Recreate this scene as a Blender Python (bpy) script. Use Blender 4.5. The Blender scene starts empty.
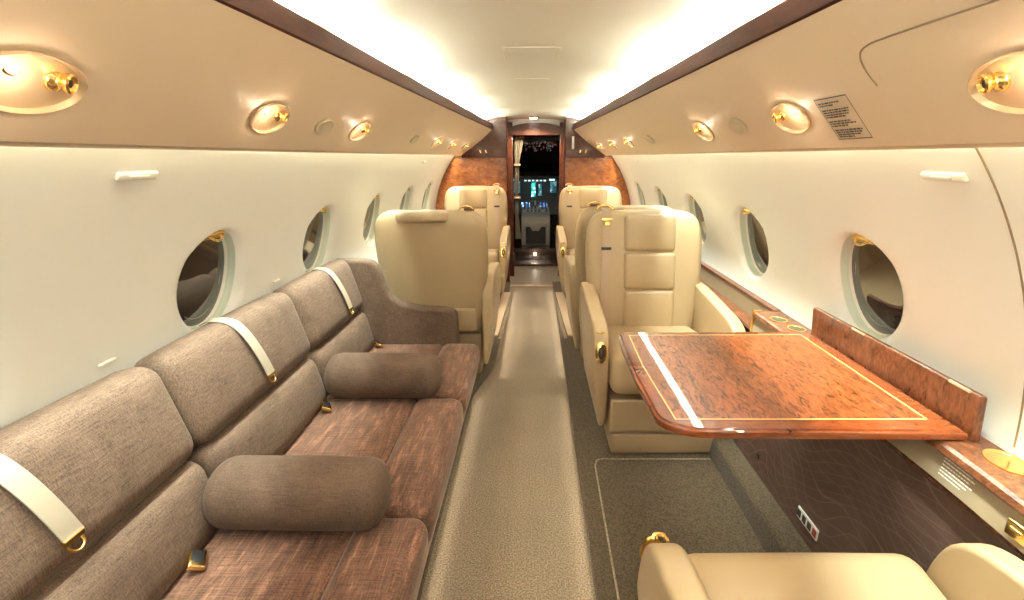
import bpy, bmesh, math, random
from mathutils import Vector, Matrix
random.seed(7)
SC = bpy.context.scene
COL = SC.collection
PI = math.pi

# ------------------------------------------------------------------ camera, world, exposure, big lights
CAMX, CAMZ, FPX, PITCH = 0.03, 1.42, 490.0, math.atan2(143, 490)
cd = bpy.data.cameras.new('camera'); cam = bpy.data.objects.new('camera', cd); COL.objects.link(cam)
cd.sensor_width = 36; cd.lens = 36 * FPX / 1024; cd.shift_x = -22 / 1024; cd.clip_start = .02
cam.location = (CAMX, 0, CAMZ); cam.rotation_euler = (PI / 2 - PITCH, 0, 0)
SC.camera = cam
w = bpy.data.worlds.new('world'); SC.world = w; w.use_nodes = True
w.node_tree.nodes['Background'].inputs[0].default_value = (.02, .025, .035, 1)
w.node_tree.nodes['Background'].inputs[1].default_value = .3
vs = SC.view_settings
vs.view_transform = 'Standard'; vs.look = 'None'; vs.gamma = 1; vs.use_curve_mapping = False
vs.exposure = 1.88

CX = .02                                   # centre line of the cabin
Y0, Y1 = -1.3, 5.45                        # aft wall, forward bulkhead
HR, HZ = 1.08, .75                         # hull inner radius and its centre height
def trim_half(y): return .575 - .034 * (max(y, -1.3) - 1.0)

def area_light(name, loc, direction, sx, sy, power, color, yaw=0, spread=180):
    l = bpy.data.lights.new(name, 'AREA'); l.shape = 'RECTANGLE'; l.size = sx; l.size_y = sy
    l.energy = power; l.color = color; l.spread = math.radians(spread)
    o = bpy.data.objects.new(name, l); COL.objects.link(o)
    z = -Vector(direction).normalized(); yv = Vector((math.sin(yaw), math.cos(yaw), 0))
    x = yv.cross(z).normalized(); yv = z.cross(x)
    m = Matrix((x, yv, z)).transposed().to_4x4(); m.translation = Vector(loc); o.matrix_world = m
    return o
def spot_light(name, loc, target, power, color, angle=70, blend=.6, r=.015):
    l = bpy.data.lights.new(name, 'SPOT'); l.energy = power; l.color = color
    l.spot_size = math.radians(angle); l.spot_blend = blend; l.shadow_soft_size = r
    o = bpy.data.objects.new(name, l); COL.objects.link(o); o.location = loc
    o.rotation_euler = (Vector(target) - Vector(loc)).to_track_quat('-Z', 'Y').to_euler()
    return o
COOL = (.97, 1, .84); WARM = (1, .80, .58)
ym, yl = (Y0 + Y1) / 2, (Y1 - Y0) - .1
for s in (-1, 1):
    # LED strips in the ceiling cove, behind the wooden rail
    for k in range(7):
        yk = Y0 + .50 + k * .95
        area_light('cove_strip_light', (CX + s * (trim_half(yk) + .060), yk, 1.742), (-s * .95, 0, .31), .02, .74, 2.9, COOL, yaw=-s * .034)
    # LED strips behind the service-panel lip, washing the side wall
    area_light('wall_wash_light', (CX + s * .797, ym, 1.528), (s * .45, 0, -.89), .016, yl, 31, (.86, 1, .88), spread=120)
    # strips under the edge of the side floor
    area_light('floor_strip_light', (CX + (-.349 if s < 0 else .209), 1.1, .034), (-s, 0, -.25), .012, 3.2, .35, (1, .92, .75))
    area_light('floor_strip_light', (CX + s * .222 + .0, 4.1, .034), (-s, 0, -.25), .012, 2.2, .3, (1, .92, .75))

# ------------------------------------------------------------------ tags and mesh helpers
def tag(o, label=None, cat=None, group=None, kind=None):
    if label: o['label'] = label
    if cat: o['category'] = cat
    if group: o['group'] = group
    if kind: o['kind'] = kind
    return o
def empty(name, loc=(0, 0, 0), rz=0, **k):
    o = bpy.data.objects.new(name, None); COL.objects.link(o); o.location = loc; o.rotation_euler = (0, 0, rz)
    o.empty_display_size = .05
    return tag(o, **k)
def obj(name, bm, mat, parent=None, smooth=40, bevel=0, seg=2, **k):
    bmesh.ops.recalc_face_normals(bm, faces=bm.faces)
    me = bpy.data.meshes.new(name); bm.to_mesh(me); bm.free()
    if mat: me.materials.append(mat)
    for p in me.polygons: p.use_smooth = bool(smooth)
    o = bpy.data.objects.new(name, me); COL.objects.link(o)
    if smooth and smooth < 180: me.set_sharp_from_angle(angle=math.radians(smooth))
    if bevel:
        b = o.modifiers.new('bevel', 'BEVEL'); b.width = bevel; b.segments = seg; b.limit_method = 'ANGLE'
        b.angle_limit = math.radians(35); b.harden_normals = False
        if smooth:
            for p in me.polygons: p.use_smooth = True
    if parent: o.parent = parent
    return tag(o, **k)
def dup(o, parent=None):
    c = o.copy(); COL.objects.link(c); c.parent = parent
    for ch in [x for x in list(COL.objects) if x.parent == o]: dup(ch, c)
    return c
def NB(): return bmesh.new()
def box(bm, x0, x1, y0, y1, z0, z1):
    v = [bm.verts.new((x, y, z)) for x in (x0, x1) for y in (y0, y1) for z in (z0, z1)]
    for f in ((0, 1, 3, 2), (4, 6, 7, 5), (0, 4, 5, 1), (2, 3, 7, 6), (0, 2, 6, 4), (1, 5, 7, 3)): bm.faces.new([v[i] for i in f])
    return bm
def loft(bm, rings, cap=True, closed=True):
    R = [[bm.verts.new(p) for p in r] for r in rings]; n = len(R[0])
    for a, b in zip(R, R[1:]):
        for i in range(n if closed else n - 1):
            j = (i + 1) % n; bm.faces.new((a[i], a[j], b[j], b[i]))
    if cap and closed: bm.faces.new(R[0]); bm.faces.new(list(reversed(R[-1])))
    return bm
def prism(bm, poly, axis, a, b):
    def P(u, v, w): return {'x': (w, u, v), 'y': (u, w, v), 'z': (u, v, w)}[axis]
    return loft(bm, [[P(u, v, a) for u, v in poly], [P(u, v, b) for u, v in poly]])
def soft(bm, c, size, r, puff=(0, 0, 0), n=7, warp=None, rot=None):
    """rounded, slightly puffed cushion"""
    hx, hy, hz = [s / 2 for s in size]; r = min(r, hx, hy, hz)
    vs_ = {}
    def pos(i, j, k):
        p = []
        for q, h in ((i, hx), (j, hy), (k, hz)):
            u = q / n * 2 - 1; p.append(u)
        e = Vector(p); full = Vector((e.x * hx, e.y * hy, e.z * hz))
        # remap so that extra loops sit close to the edges
        def m(u, h):
            a = abs(u); inner = max(h - r, 0)
            k0 = 1 - 2 * 2 / n
            x = inner * a / k0 if a <= k0 else inner + r * (a - k0) / (1 - k0)
            return math.copysign(x, u)
        q = Vector((m(e.x, hx), m(e.y, hy), m(e.z, hz)))
        inn = Vector((max(-hx + r, min(hx - r, q.x)), max(-hy + r, min(hy - r, q.y)), max(-hz + r, min(hz - r, q.z))))
        d = q - inn
        if d.length > 1e-9:
            # cube to sphere on the rim
            d = d.normalized() * r if max(abs(d.x), abs(d.y), abs(d.z)) > r * .999 else d
        q = inn + d
        ex, ey, ez = [math.cos(max(-1, min(1, t)) * PI / 2) for t in (q.x / hx, q.y / hy, q.z / hz)]
        q.x += math.copysign(1, q.x) * puff[0] * ey * ez * (abs(q.x) > hx * .5)
        q.y += math.copysign(1, q.y) * puff[1] * ex * ez * (abs(q.y) > hy * .5)
        q.z += math.copysign(1, q.z) * puff[2] * ex * ey * (abs(q.z) > hz * .5)
        if rot: q = rot @ q
        q = q + Vector(c)
        return warp(q) if warp else q
    def V(i, j, k):
        if (i, j, k) not in vs_: vs_[(i, j, k)] = bm.verts.new(pos(i, j, k))
        return vs_[(i, j, k)]
    for a in range(n):
        for b in range(n):
            for k in (0, n):
                bm.faces.new((V(a, b, k), V(a + 1, b, k), V(a + 1, b + 1, k), V(a, b + 1, k)))
                bm.faces.new((V(a, k, b), V(a + 1, k, b), V(a + 1, k, b + 1), V(a, k, b + 1)))
                bm.faces.new((V(k, a, b), V(k, a + 1, b), V(k, a + 1, b + 1), V(k, a, b + 1)))
    return bm
def frames(pts):
    out = []
    for i, p in enumerate(pts):
        t = (Vector(pts[min(i + 1, len(pts) - 1)]) - Vector(pts[max(i - 1, 0)])).normalized(); out.append(t)
    return out
def tube(bm, pts, r, n=8, up=(0, 0, 1)):
    rings = []
    for i, (p, t) in enumerate(zip(pts, frames(pts))):
        u = Vector(up); u = (u - t * u.dot(t))
        if u.length < 1e-4: u = Vector((1, 0, 0)) - t * t.x
        u.normalize(); v = t.cross(u); rr = r[i] if isinstance(r, (list, tuple)) else r
        rings.append([Vector(p) + (u * math.cos(a) + v * math.sin(a)) * rr for a in [2 * PI * k / n for k in range(n)]])
    return loft(bm, rings)
def ribbon(bm, pts, wdir, width, th):
    """strap that follows pts; wdir is its width direction"""
    wd = Vector(wdir).normalized(); rings = []
    for p, t in zip(pts, frames(pts)):
        n_ = t.cross(wd).normalized(); p = Vector(p); a = wd * width / 2; b = n_ * th / 2
        rings.append([p - a - b, p + a - b, p + a + b, p - a + b])
    return loft(bm, rings)
def lathe(bm, prof, n=32, M=Matrix(), sx=1, sy=1):
    rings = [[M @ Vector((r * math.cos(a) * sx, r * math.sin(a) * sy, z)) for a in [2 * PI * k / n for k in range(n)]] for r, z in prof]
    return loft(bm, rings, cap=True)
def smooth_pts(pts, m=6):
    """Catmull-Rom through pts"""
    P = [Vector(p) for p in pts]; P = [P[0] * 2 - P[1]] + P + [P[-1] * 2 - P[-2]]; out = []
    for i in range(1, len(P) - 2):
        for k in range(m):
            t = k / m; a, b, c, d = P[i - 1:i + 3]
            out.append(.5 * ((2 * b) + (c - a) * t + (2 * a - 5 * b + 4 * c - d) * t * t + (3 * b - a - 3 * c + d) * t ** 3))
    out.append(P[-2]); return out

# ------------------------------------------------------------------ materials
def mat(name, base, rough=.5, metal=0, coat=0, coat_r=.05, sheen=0, spec=.5):
    m = bpy.data.materials.new(name); m.use_nodes = True; b = m.node_tree.nodes['Principled BSDF']
    b.inputs['Base Color'].default_value = (*base, 1); b.inputs['Roughness'].default_value = rough
    b.inputs['Metallic'].default_value = metal; b.inputs['Coat Weight'].default_value = coat
    b.inputs['Coat Roughness'].default_value = coat_r; b.inputs['Sheen Weight'].default_value = sheen
    b.inputs['Specular IOR Level'].default_value = spec
    return m
def nodes(m): return m.node_tree.nodes, m.node_tree.links, m.node_tree.nodes['Principled BSDF']
def coords(m, scale=(1, 1, 1), rot=(0, 0, 0)):
    N, L, b = nodes(m); tc = N.new('ShaderNodeTexCoord'); mp = N.new('ShaderNodeMapping')
    mp.inputs['Scale'].default_value = scale; mp.inputs['Rotation'].default_value = rot
    L.new(tc.outputs['Object'], mp.inputs['Vector']); return mp.outputs[0]
def noise(m, vec, scale, detail=4, dist=0, rough=.5):
    N, L, b = nodes(m); n = N.new('ShaderNodeTexNoise'); n.inputs['Scale'].default_value = scale
    n.inputs['Detail'].default_value = detail; n.inputs['Distortion'].default_value = dist; n.inputs['Roughness'].default_value = rough
    L.new(vec, n.inputs['Vector']); return n.outputs['Fac']
def ramp(m, fac, stops, interp='LINEAR'):
    N, L, b = nodes(m); r = N.new('ShaderNodeValToRGB'); r.color_ramp.interpolation = interp
    e = r.color_ramp.elements
    while len(e) < len(stops): e.new(.5)
    for el, (p, c) in zip(e, stops): el.position = p; el.color = (*c, 1) if len(c) == 3 else c
    L.new(fac, r.inputs[0]); return r.outputs[0]
def mix(m, fac, a, b_, mode='MIX'):
    N, L, b = nodes(m); x = N.new('ShaderNodeMix'); x.data_type = 'RGBA'; x.blend_type = mode
    for s, v in ((0, fac), (6, a), (7, b_)):
        if isinstance(v, (int, float)): x.inputs[s].default_value = v
        elif isinstance(v, tuple): x.inputs[s].default_value = (*v, 1)
        else: L.new(v, x.inputs[s])
    return x.outputs[2]
def bump(m, h, strength=.2, dist=.002):
    N, L, b = nodes(m); n = N.new('ShaderNodeBump'); n.inputs['Strength'].default_value = strength
    n.inputs['Distance'].default_value = dist; L.new(h, n.inputs['Height']); L.new(n.outputs[0], b.inputs['Normal'])
def setc(m, c): N, L, b = nodes(m); L.new(c, b.inputs['Base Color'])

def leather(name, base, rough=.42):
    m = mat(name, base, rough, coat=.12, coat_r=.25); v = coords(m)
    setc(m, mix(m, noise(m, v, 5, 3), tuple(x * .93 for x in base), tuple(min(1, x * 1.06) for x in base)))
    bump(m, noise(m, v, 260, 3), .12, .0008); return m
M_LEATHER = leather('cream_leather', (.40, .278, .155))
M_LEATHER_D = leather('leather_seam', (.33, .22, .12), .6)
M_VINYL = leather('taupe_leather', (.29, .22, .14), .5)
M_SHELL = mat('cream_shell', (.86, .86, .84), .55)
M_PSU = mat('service_panel_tan', (.76, .60, .44), .5)
M_CEIL = mat('ceiling_cream', (.86, .84, .75), .5)
M_COVER = mat('cover_olive_tan', (.60, .50, .345), .5)
M_WHITE = mat('white_plastic', (.86, .84, .78), .4)
M_REVEAL = mat('window_reveal', (.62, .68, .60), .3)
M_GOLD = mat('gold', (.95, .66, .24), .18, metal=1)
M_DISH = mat('gold_dish', (.92, .70, .46), .25, metal=.5)
M_BLACK = mat('black_plastic', (.012, .012, .013), .35)
M_DARK = mat('dark_grey', (.05, .05, .05), .4)
M_STRAP = mat('cream_strap', (.40, .27, .175), .6)
M_STRAP2 = mat('sofa_strap', (.33, .27, .205), .5)
M_SEAM = mat('seam_brown', (.30, .22, .14), .7)  # plain brown of the thin panel joints
M_PAD = leather('pad', (.62, .47, .34), .5)
M_GREY = mat('pedestal_grey', (.25, .23, .20), .5)

m = M_PANE = mat('dark_window_glass', (.030, .021, .015), .05, coat=1, coat_r=.02, spec=.9)
m = M_RING = mat('pane_ring', (.60, .62, .55), .25, coat=.5)

def fabric(name, dark, light, sheen=.3, wscale=300, streak=False):
    m = mat(name, light, .85, sheen=sheen, spec=.2)
    v = coords(m)
    a = noise(m, coords(m, (1, 1, .06)), wscale, 2); b_ = noise(m, coords(m, (.06, 1, 1) if not streak else (1, .06, 1)), wscale, 2); c = noise(m, coords(m, (1, .06, 1)), wscale, 2)
    N, L, p = nodes(m)
    mm = N.new('ShaderNodeMath'); mm.operation = 'ADD'; L.new(a, mm.inputs[0]); L.new(b_, mm.inputs[1])
    m2 = N.new('ShaderNodeMath'); m2.operation = 'ADD'; L.new(mm.outputs[0], m2.inputs[0]); L.new(c, m2.inputs[1])
    m3 = N.new('ShaderNodeMath'); m3.operation = 'MULTIPLY'; L.new(m2.outputs[0], m3.inputs[0]); m3.inputs[1].default_value = .333
    col = ramp(m, m3.outputs[0], [(.40, dark), (.60, light)])
    big = noise(m, v, 7, 4, 1.0)
    col = mix(m, .55, col, ramp(m, big, [(.35, (.72, .70, .70)), (.65, (1.15, 1.15, 1.15))]), 'MULTIPLY')
    if name == 'brown_velvet':
        sheen_streaks = noise(m, coords(m, (1, .18, 1), (0, 0, .5)), 42, 5, .5, .6)
        col = mix(m, 1.0, col, ramp(m, sheen_streaks, [(.35, (.70, .68, .68)), (.55, (1, 1, 1)), (.70, (1.9, 1.8, 1.75))]), 'MULTIPLY')  # bright highlights on the velvet, painted into the colour as pale streaks
    setc(m, col); bump(m, m3.outputs[0], .35, .001)
    p.inputs['Sheen Roughness'].default_value = .35
    p.inputs['Sheen Tint'].default_value = (1, .82, .70, 1)
    return m
M_FAB = fabric('brown_weave', (.074, .045, .031), (.172, .110, .076), .08, 420)
M_VEL = fabric('brown_velvet', (.085, .040, .026), (.20, .102, .066), .4, 260)
M_BOL = fabric('bolster_weave', (.078, .047, .032), (.135, .085, .059), .08, 420)

def carpet(name, base, mul=1):
    m = mat(name, base, .95, sheen=.2, spec=.1); v = coords(m)
    sp = noise(m, v, 170, 2); col = ramp(m, sp, [(.36, tuple(x * .55 for x in base)), (.62, tuple(x * 1.35 for x in base))])
    col = mix(m, .5, col, ramp(m, noise(m, v, 3.5, 4), [(.3, (.85, .85, .85)), (.7, (1.12, 1.12, 1.12))]), 'MULTIPLY')
    setc(m, col); bump(m, sp, .5, .003); return m
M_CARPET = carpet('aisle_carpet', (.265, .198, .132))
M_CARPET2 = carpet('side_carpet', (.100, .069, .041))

def burl(name, stops, scale=26, coat=1, stretch=(1, 1, 1), rough=.25, rot=(0, 0, 0)):
    m = mat(name, stops[1][1], rough, coat=coat, coat_r=.03); v = coords(m, stretch, rot)
    f1 = noise(m, v, scale, 6, 1.6, .62); f2 = noise(m, v, scale * .16, 3, .8)
    col = ramp(m, f1, stops)
    col = mix(m, .6, col, ramp(m, f2, [(.3, (.62, .56, .5)), (.68, (1.25, 1.2, 1.15))]), 'MULTIPLY')
    setc(m, col); return m
M_BURL = burl('orange_burl', [(.36, (.050, .010, .003)), (.48, (.20, .052, .013)), (.68, (.31, .092, .025))], 70, coat=.6, rough=.35, stretch=(1, .30, 1), rot=(0, 0, -.9))
M_BURL_B = burl('burl_border', [(.3, (.13, .027, .008)), (.52, (.19, .042, .011)), (.75, (.25, .062, .017))], 32, coat=.8, stretch=(.4, 1, 1))
M_BURL_D = burl('dark_burl', [(.30, (.06, .016, .006)), (.50, (.125, .036, .013)), (.72, (.19, .06, .022))], 60, coat=.5, stretch=(1, 1, .4))
M_LEDGE = burl('ledge_burl', [(.34, (.055, .016, .007)), (.50, (.16, .052, .020)), (.68, (.27, .10, .04))], 55, coat=.2, rough=.4)
M_TRIM = burl('cherry_rail', [(.3, (.045, .012, .007)), (.55, (.075, .021, .011)), (.8, (.11, .033, .018))], 9, stretch=(3, .3, 3), coat=0, rough=.55); M_TRIM.node_tree.nodes['Principled BSDF'].inputs['Specular IOR Level'].default_value = .15
M_BULK = burl('bulkhead_wood', [(.3, (.14, .036, .009)), (.52, (.27, .082, .020)), (.75, (.38, .13, .036))], 11, stretch=(1, 1, 1.6), coat=.35)
M_BULK_D = burl('bulkhead_dark', [(.3, (.05, .011, .004)), (.55, (.095, .025, .009)), (.8, (.14, .04, .013))], 9, stretch=(1, 1, 1.6), coat=.15)
for q in (M_BURL, M_BURL_B): q.node_tree.nodes['Principled BSDF'].inputs['Specular IOR Level'].default_value = .2
M_INLAY = mat('pale_inlay', (.80, .52, .20), .25, coat=1)

def wavy():
    m = mat('wave_pattern_panel', (.09, .05, .04), .42, coat=.15)
    N, L, b = nodes(m)
    lines = None
    for k, (sc_, rot, ph) in enumerate(((3.4, .35, 0), (2.8, -.25, 3))):
        v = coords(m, (1, 1, 1.35), (rot, 0, 0))
        wv = N.new('ShaderNodeTexWave'); wv.wave_type = 'BANDS'; wv.bands_direction = 'Z'; wv.wave_profile = 'SIN'
        wv.inputs['Scale'].default_value = sc_; wv.inputs['Distortion'].default_value = 9.0; wv.inputs['Detail'].default_value = 0
        wv.inputs['Detail Scale'].default_value = 1.1; wv.inputs['Phase Offset'].default_value = ph
        L.new(v, wv.inputs['Vector'])
        r = ramp(m, wv.outputs['Fac'], [(.36, (0, 0, 0)), (.5, (1, 1, 1)), (.52, (.25, .25, .25)), (.60, (0, 0, 0))])
        lines = r if lines is None else mix(m, 1.0, lines, r, 'LIGHTEN')
    base = ramp(m, noise(m, coords(m), 6, 3, 1), [(.3, (.085, .045, .033)), (.7, (.13, .075, .058))])
    setc(m, mix(m, lines, base, (.205, .13, .11))); return m
M_WAVY = wavy()
def emit(name, c, s):
    m = mat(name, c, .4); b = m.node_tree.nodes['Principled BSDF']
    b.inputs['Emission Color'].default_value = (*c, 1); b.inputs['Emission Strength'].default_value = s; return m
# strengths below are for the exposure set above
M_LAMP = emit('lamp_lens', (1, .86, .62), 9)
M_DOME = emit('dome_lens', (1, .93, .82), 14)

# ------------------------------------------------------------------ hull shell with real openings
def hull(side):
    def f(y, z, d=0):
        if z > 1.446: return Vector((CX + side * (.8264 + .10 * (z - 1.446) + d), y, z))
        zz = max(z, .62)
        a = math.asin(max(-1, min(1, (zz - HZ) / HR))); R = HR + d
        return Vector((CX + side * R * math.cos(a), y, HZ + R * math.sin(a) + z - zz))
    return f
def holed(bm, f, s0, s1, t0, t1, hole, M=14, rings=12, flare=.020):
    sc_, tc, rs, rt = hole; per = []
    for i in range(M): per.append((s0 + (s1 - s0) * i / M, t0))
    for i in range(M): per.append((s1, t0 + (t1 - t0) * i / M))
    for i in range(M): per.append((s1 - (s1 - s0) * i / M, t1))
    for i in range(M): per.append((s0, t1 - (t1 - t0) * i / M))
    R = []
    for k in range(rings + 1):
        u = (k / rings) ** 1.8; ring = []
        for ps, pt in per:
            a = math.atan2((pt - tc) / rt, (ps - sc_) / rs)
            es, et = sc_ + rs * math.cos(a), tc + rt * math.sin(a)
            d = flare * max(0, 1 - u / .22) ** 2
            ring.append(bm.verts.new(f(es + (ps - es) * u, et + (pt - et) * u, d)))
        R.append(ring)
    n = len(per)
    for a, b in zip(R, R[1:]):
        for i in range(n): j = (i + 1) % n; bm.faces.new((a[i], a[j], b[j], b[i]))
def grid(bm, f, s0, s1, t0, t1, ns, nt):
    V = [[bm.verts.new(f(s0 + (s1 - s0) * i / ns, t0 + (t1 - t0) * j / nt)) for j in range(nt + 1)] for i in range(ns + 1)]
    for i in range(ns):
        for j in range(nt): bm.faces.new((V[i][j], V[i + 1][j], V[i + 1][j + 1], V[i][j + 1]))

WZ, WRS, WRT, WP = 1.024, .149, .164, .838
WY = {-1: 1.568, 1: 1.490}
nwin = 0
for s, side in ((-1, 'left'), (1, 'right')):
    f = hull(s); bm = NB(); ys = [WY[s] + WP * k for k in range(-2, 5)]
    lo, hi = .80, 1.26
    a0 = ys[0] - WP / 2
    grid(bm, f, Y0 - .05, a0, lo, hi, 4, 14); grid(bm, f, ys[-1] + WP / 2, Y1 + .6, lo, hi, 4, 14)
    grid(bm, f, Y0 - .05, Y1 + .6, .0, lo, 14, 10); grid(bm, f, Y0 - .05, Y1 + .6, hi, 1.446, 14, 8); grid(bm, f, Y0 - .05, Y1 + .6, 1.4461, 1.60, 14, 4)
    for y in ys: holed(bm, f, y - WP / 2, y + WP / 2, lo, hi, (y, WZ, WRS, WRT))
    bmesh.ops.remove_doubles(bm, verts=bm.verts, dist=1e-4)
    obj('wall_' + side, bm, M_SHELL, smooth=60, kind='structure', label='cream curved cabin side wall ' + ('behind the brown sofa' if s < 0 else 'above the table ledge'), cat='wall')
    for k, y in enumerate(ys):
        if k < 1: 
            pass
        nwin += 1
        W = empty('window_%d' % nwin, (0, 0, 0), kind='structure', cat='window',
                  label=('oval cabin window over the sofa side, ' if s < 0 else 'oval cabin window on the table side, ') +
                  ['far aft of the camera', 'just aft of the camera', 'first ahead of the camera', 'second ahead of the camera', 'third ahead of the camera', 'fourth ahead of the camera', 'fifth, next to the bulkhead'][k])
        n = 48
        def ell(q, d, yo=y): return [f(yo + WRS * q * math.cos(2 * PI * i / n), WZ + WRT * q * math.sin(2 * PI * i / n), d) for i in range(n)]
        bm = NB(); loft(bm, [ell(1.0, .019), ell(.99, .024), ell(.988, .034), ell(.978, .036), ell(.975, .040), ell(.970, .046), ell(.955, .048)], cap=False)
        obj('window_frame', bm, M_REVEAL, W, smooth=50)
        bm = NB(); loft(bm, [ell(.957, .047), ell(.95, .043), ell(.94, .043), ell(.935, .047), ell(.93, .053)], cap=False)
        obj('window_ring', bm, M_WHITE, W, smooth=50)
        bm = NB(); loft(bm, [ell(.935, .052), ell(.80, .053), ell(.4, .053), ell(.05, .053)], cap=True)
        obj('pane', bm, M_PANE, W, smooth=50)
        bm = NB(); loft(bm, [ell(.80, .0526), ell(.792, .0505), ell(.784, .0526)], cap=False)
        obj('pane_edge', bm, M_RING, W, smooth=50)
        # gold pull of the shade at the top of the opening
        bm = NB(); c = f(y, WZ + WRT * .88, .030); c2 = c
        soft(bm, c, (.022, .11, .022), .008, n=5)
        tube(bm, smooth_pts([c + Vector((-s * .008, -.03, -.004)), c + Vector((-s * .02, -.012, -.016)), c + Vector((-s * .02, .012, -.016)), c + Vector((-s * .008, .03, -.004))], 4), .004, 6)
        obj('shade_handle', bm, M_GOLD, W, label='gold shade handle')

# joint line between two wall liners on the table side
for s, yy in ((1, .955), (-1, -.35)):
    f = hull(s); bm = NB()
    ribbon(bm, [f(yy + .0, .80 + (.70) * i / 24, -.0005) for i in range(25)], (0, 1, 0), .004, .002)
    obj('trim_1' if s > 0 else 'trim_2', bm, M_SEAM, smooth=0, kind='structure', label='thin vertical joint in the wall liner ' + ('beside the table' if s > 0 else 'aft of the sofa'), cat='trim')

# ------------------------------------------------------------------ ceiling, service panels, rails
def ceil_pt(y, u, d=0):
    h = trim_half(y) + .09; x = h * u
    return Vector((CX + x, y, 1.838 - .060 * abs(u) ** 2.4 + d))
bm = NB(); grid(bm, lambda s_, t_: ceil_pt(s_, t_), Y0, 6.3, -1, 1, 24, 40)
obj('ceiling', bm, M_CEIL, smooth=60, kind='structure', label='cream arched cabin ceiling between the wooden rails', cat='ceiling')
# hatch joint in the ceiling
for ya, yb, xx, wd in ((2.14, 2.40, .115, 'nearer'), (2.95, 3.15, .10, 'farther')):
    bm = NB(); h = lambda x, y: Vector((x + CX, y, ceil_pt(y, x / (trim_half(y) + .09)).z - .0012))
    segs = [[h(-xx, yb), h(-xx, ya), h(xx, ya), h(xx, yb)]] if ya < 2.5 else [[h(-xx, ya), h(xx, ya)]]
    P = segs[0]; fine = []
    for a, b in zip(P, P[1:]):
        for i in range(8):
            q = a.lerp(b, i / 8); fine.append(h(q.x - CX, q.y))
    fine.append(P[-1])
    tube(bm, fine, .0022, 6)
    obj('trim_3' if ya < 2.5 else 'trim_4', bm, M_CEIL if ya > 2.5 else M_SEAM if 0 else M_CEIL, kind='structure', label='raised joint of the %s ceiling hatch' % wd, cat='trim')

def psu(side):
    def f(y, t, d=0):
        x0, z0 = trim_half(y), 1.70; x1, z1 = .762, 1.442
        b = .012 * math.sin(PI * t)
        n = Vector((z0 - z1, 0, x1 - x0)).normalized()     # outward (away from the cabin)
        x = x0 + (x1 - x0) * t + n.x * (d - b); z = z0 + (z1 - z0) * t + n.z * (d - b)
        if t > .97: z -= 0
        return Vector((CX + side * x, y, z))
    return f
LIGHTS = [.745, 1.385, 2.06, 3.58, 4.21, 4.93]
DISCS = [1.725, 2.95]
LT = .68
def psu_frame(side, y, t=LT, d=0):
    f = psu(side); c = f(y, t, d); a = (f(y, t + .05) - f(y, t - .05)).normalized(); yv = Vector((0, 1, 0))
    n = yv.cross(a).normalized()
    if n.z > 0: n = -n
    # local x = +y, local y = down the slope, local z = into the cabin
    x = yv; yy = n.cross(x).normalized()
    if yy.z > 0: yy = -yy
    m = Matrix((x, yy, n)).transposed().to_4x4(); m.translation = c; return m
DR = .082
for s, side in ((-1, 'left'), (1, 'right')):
    f = psu(s); bm = NB()
    items = sorted([(y, DR) for y in LIGHTS] + [(y, .052) for y in DISCS] + [(-.6, DR), (.1, DR)])
    cuts = [Y0] + [(a[0] + b[0]) / 2 for a, b in zip(items, items[1:])] + [Y1]
    for (y, r), c0, c1 in zip(items, cuts, cuts[1:]):
        L_ = (f(y, 1) - f(y, 0)).length
        holed(bm, f, c0, c1, 0, 1, (y, LT, r, r * .56 / L_), M=12, rings=8, flare=.004)
    bmesh.ops.remove_doubles(bm, verts=bm.verts, dist=1e-4)
    # rounded lip and return behind it
    prof = [(0, 0), (.006, -.006), (.014, -.007), (.020, -.001), (.022, .02), (.016, .13)]
    loft(bm, [[f(y, 1) + Vector((s * a, 0, b)) for a, b in prof] for y in (Y0, Y1)], cap=False, closed=False)
    bmesh.ops.remove_doubles(bm, verts=bm.verts, dist=1e-4)
    obj('ceiling_side_' + side if 0 else 'overhead_panel', bm, M_PSU, smooth=60, kind='structure',
        label='long tan overhead service panel above the ' + ('sofa' if s < 0 else 'table'), cat='overhead panel')
    # wooden rail
    bm = NB(); ns = 12
    prof = [(.0, -.004), (-.004, .0), (-.002, .052), (.003, .056), (.016, .056), (.018, .045), (.018, -.004)]
    loft(bm, [[Vector((CX + s * (trim_half(y) + a), y, 1.70 + b)) for a, b in prof] for y in [Y0 + (Y1 - Y0) * i / ns for i in range(ns + 1)]])
    obj('trim_5' if s < 0 else 'trim_6', bm, M_TRIM, smooth=35, kind='structure', label='long dark wooden rail along the ceiling edge on the ' + ('sofa' if s < 0 else 'table') + ' side', cat='rail')
    # closing strip behind the cove
    bm = NB()
    loft(bm, [[Vector((CX + s * (trim_half(y) + a), y, b)) for a, b in ((.010, 1.705), (.091, 1.705), (.091, 1.780))] for y in (Y0, Y1)], cap=False, closed=False)
    obj('trim_7' if s < 0 else 'trim_8', bm, M_CEIL, smooth=0, kind='structure', label='hidden cove shelf behind the wooden rail, ' + ('sofa' if s < 0 else 'table') + ' side', cat='trim')

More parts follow.
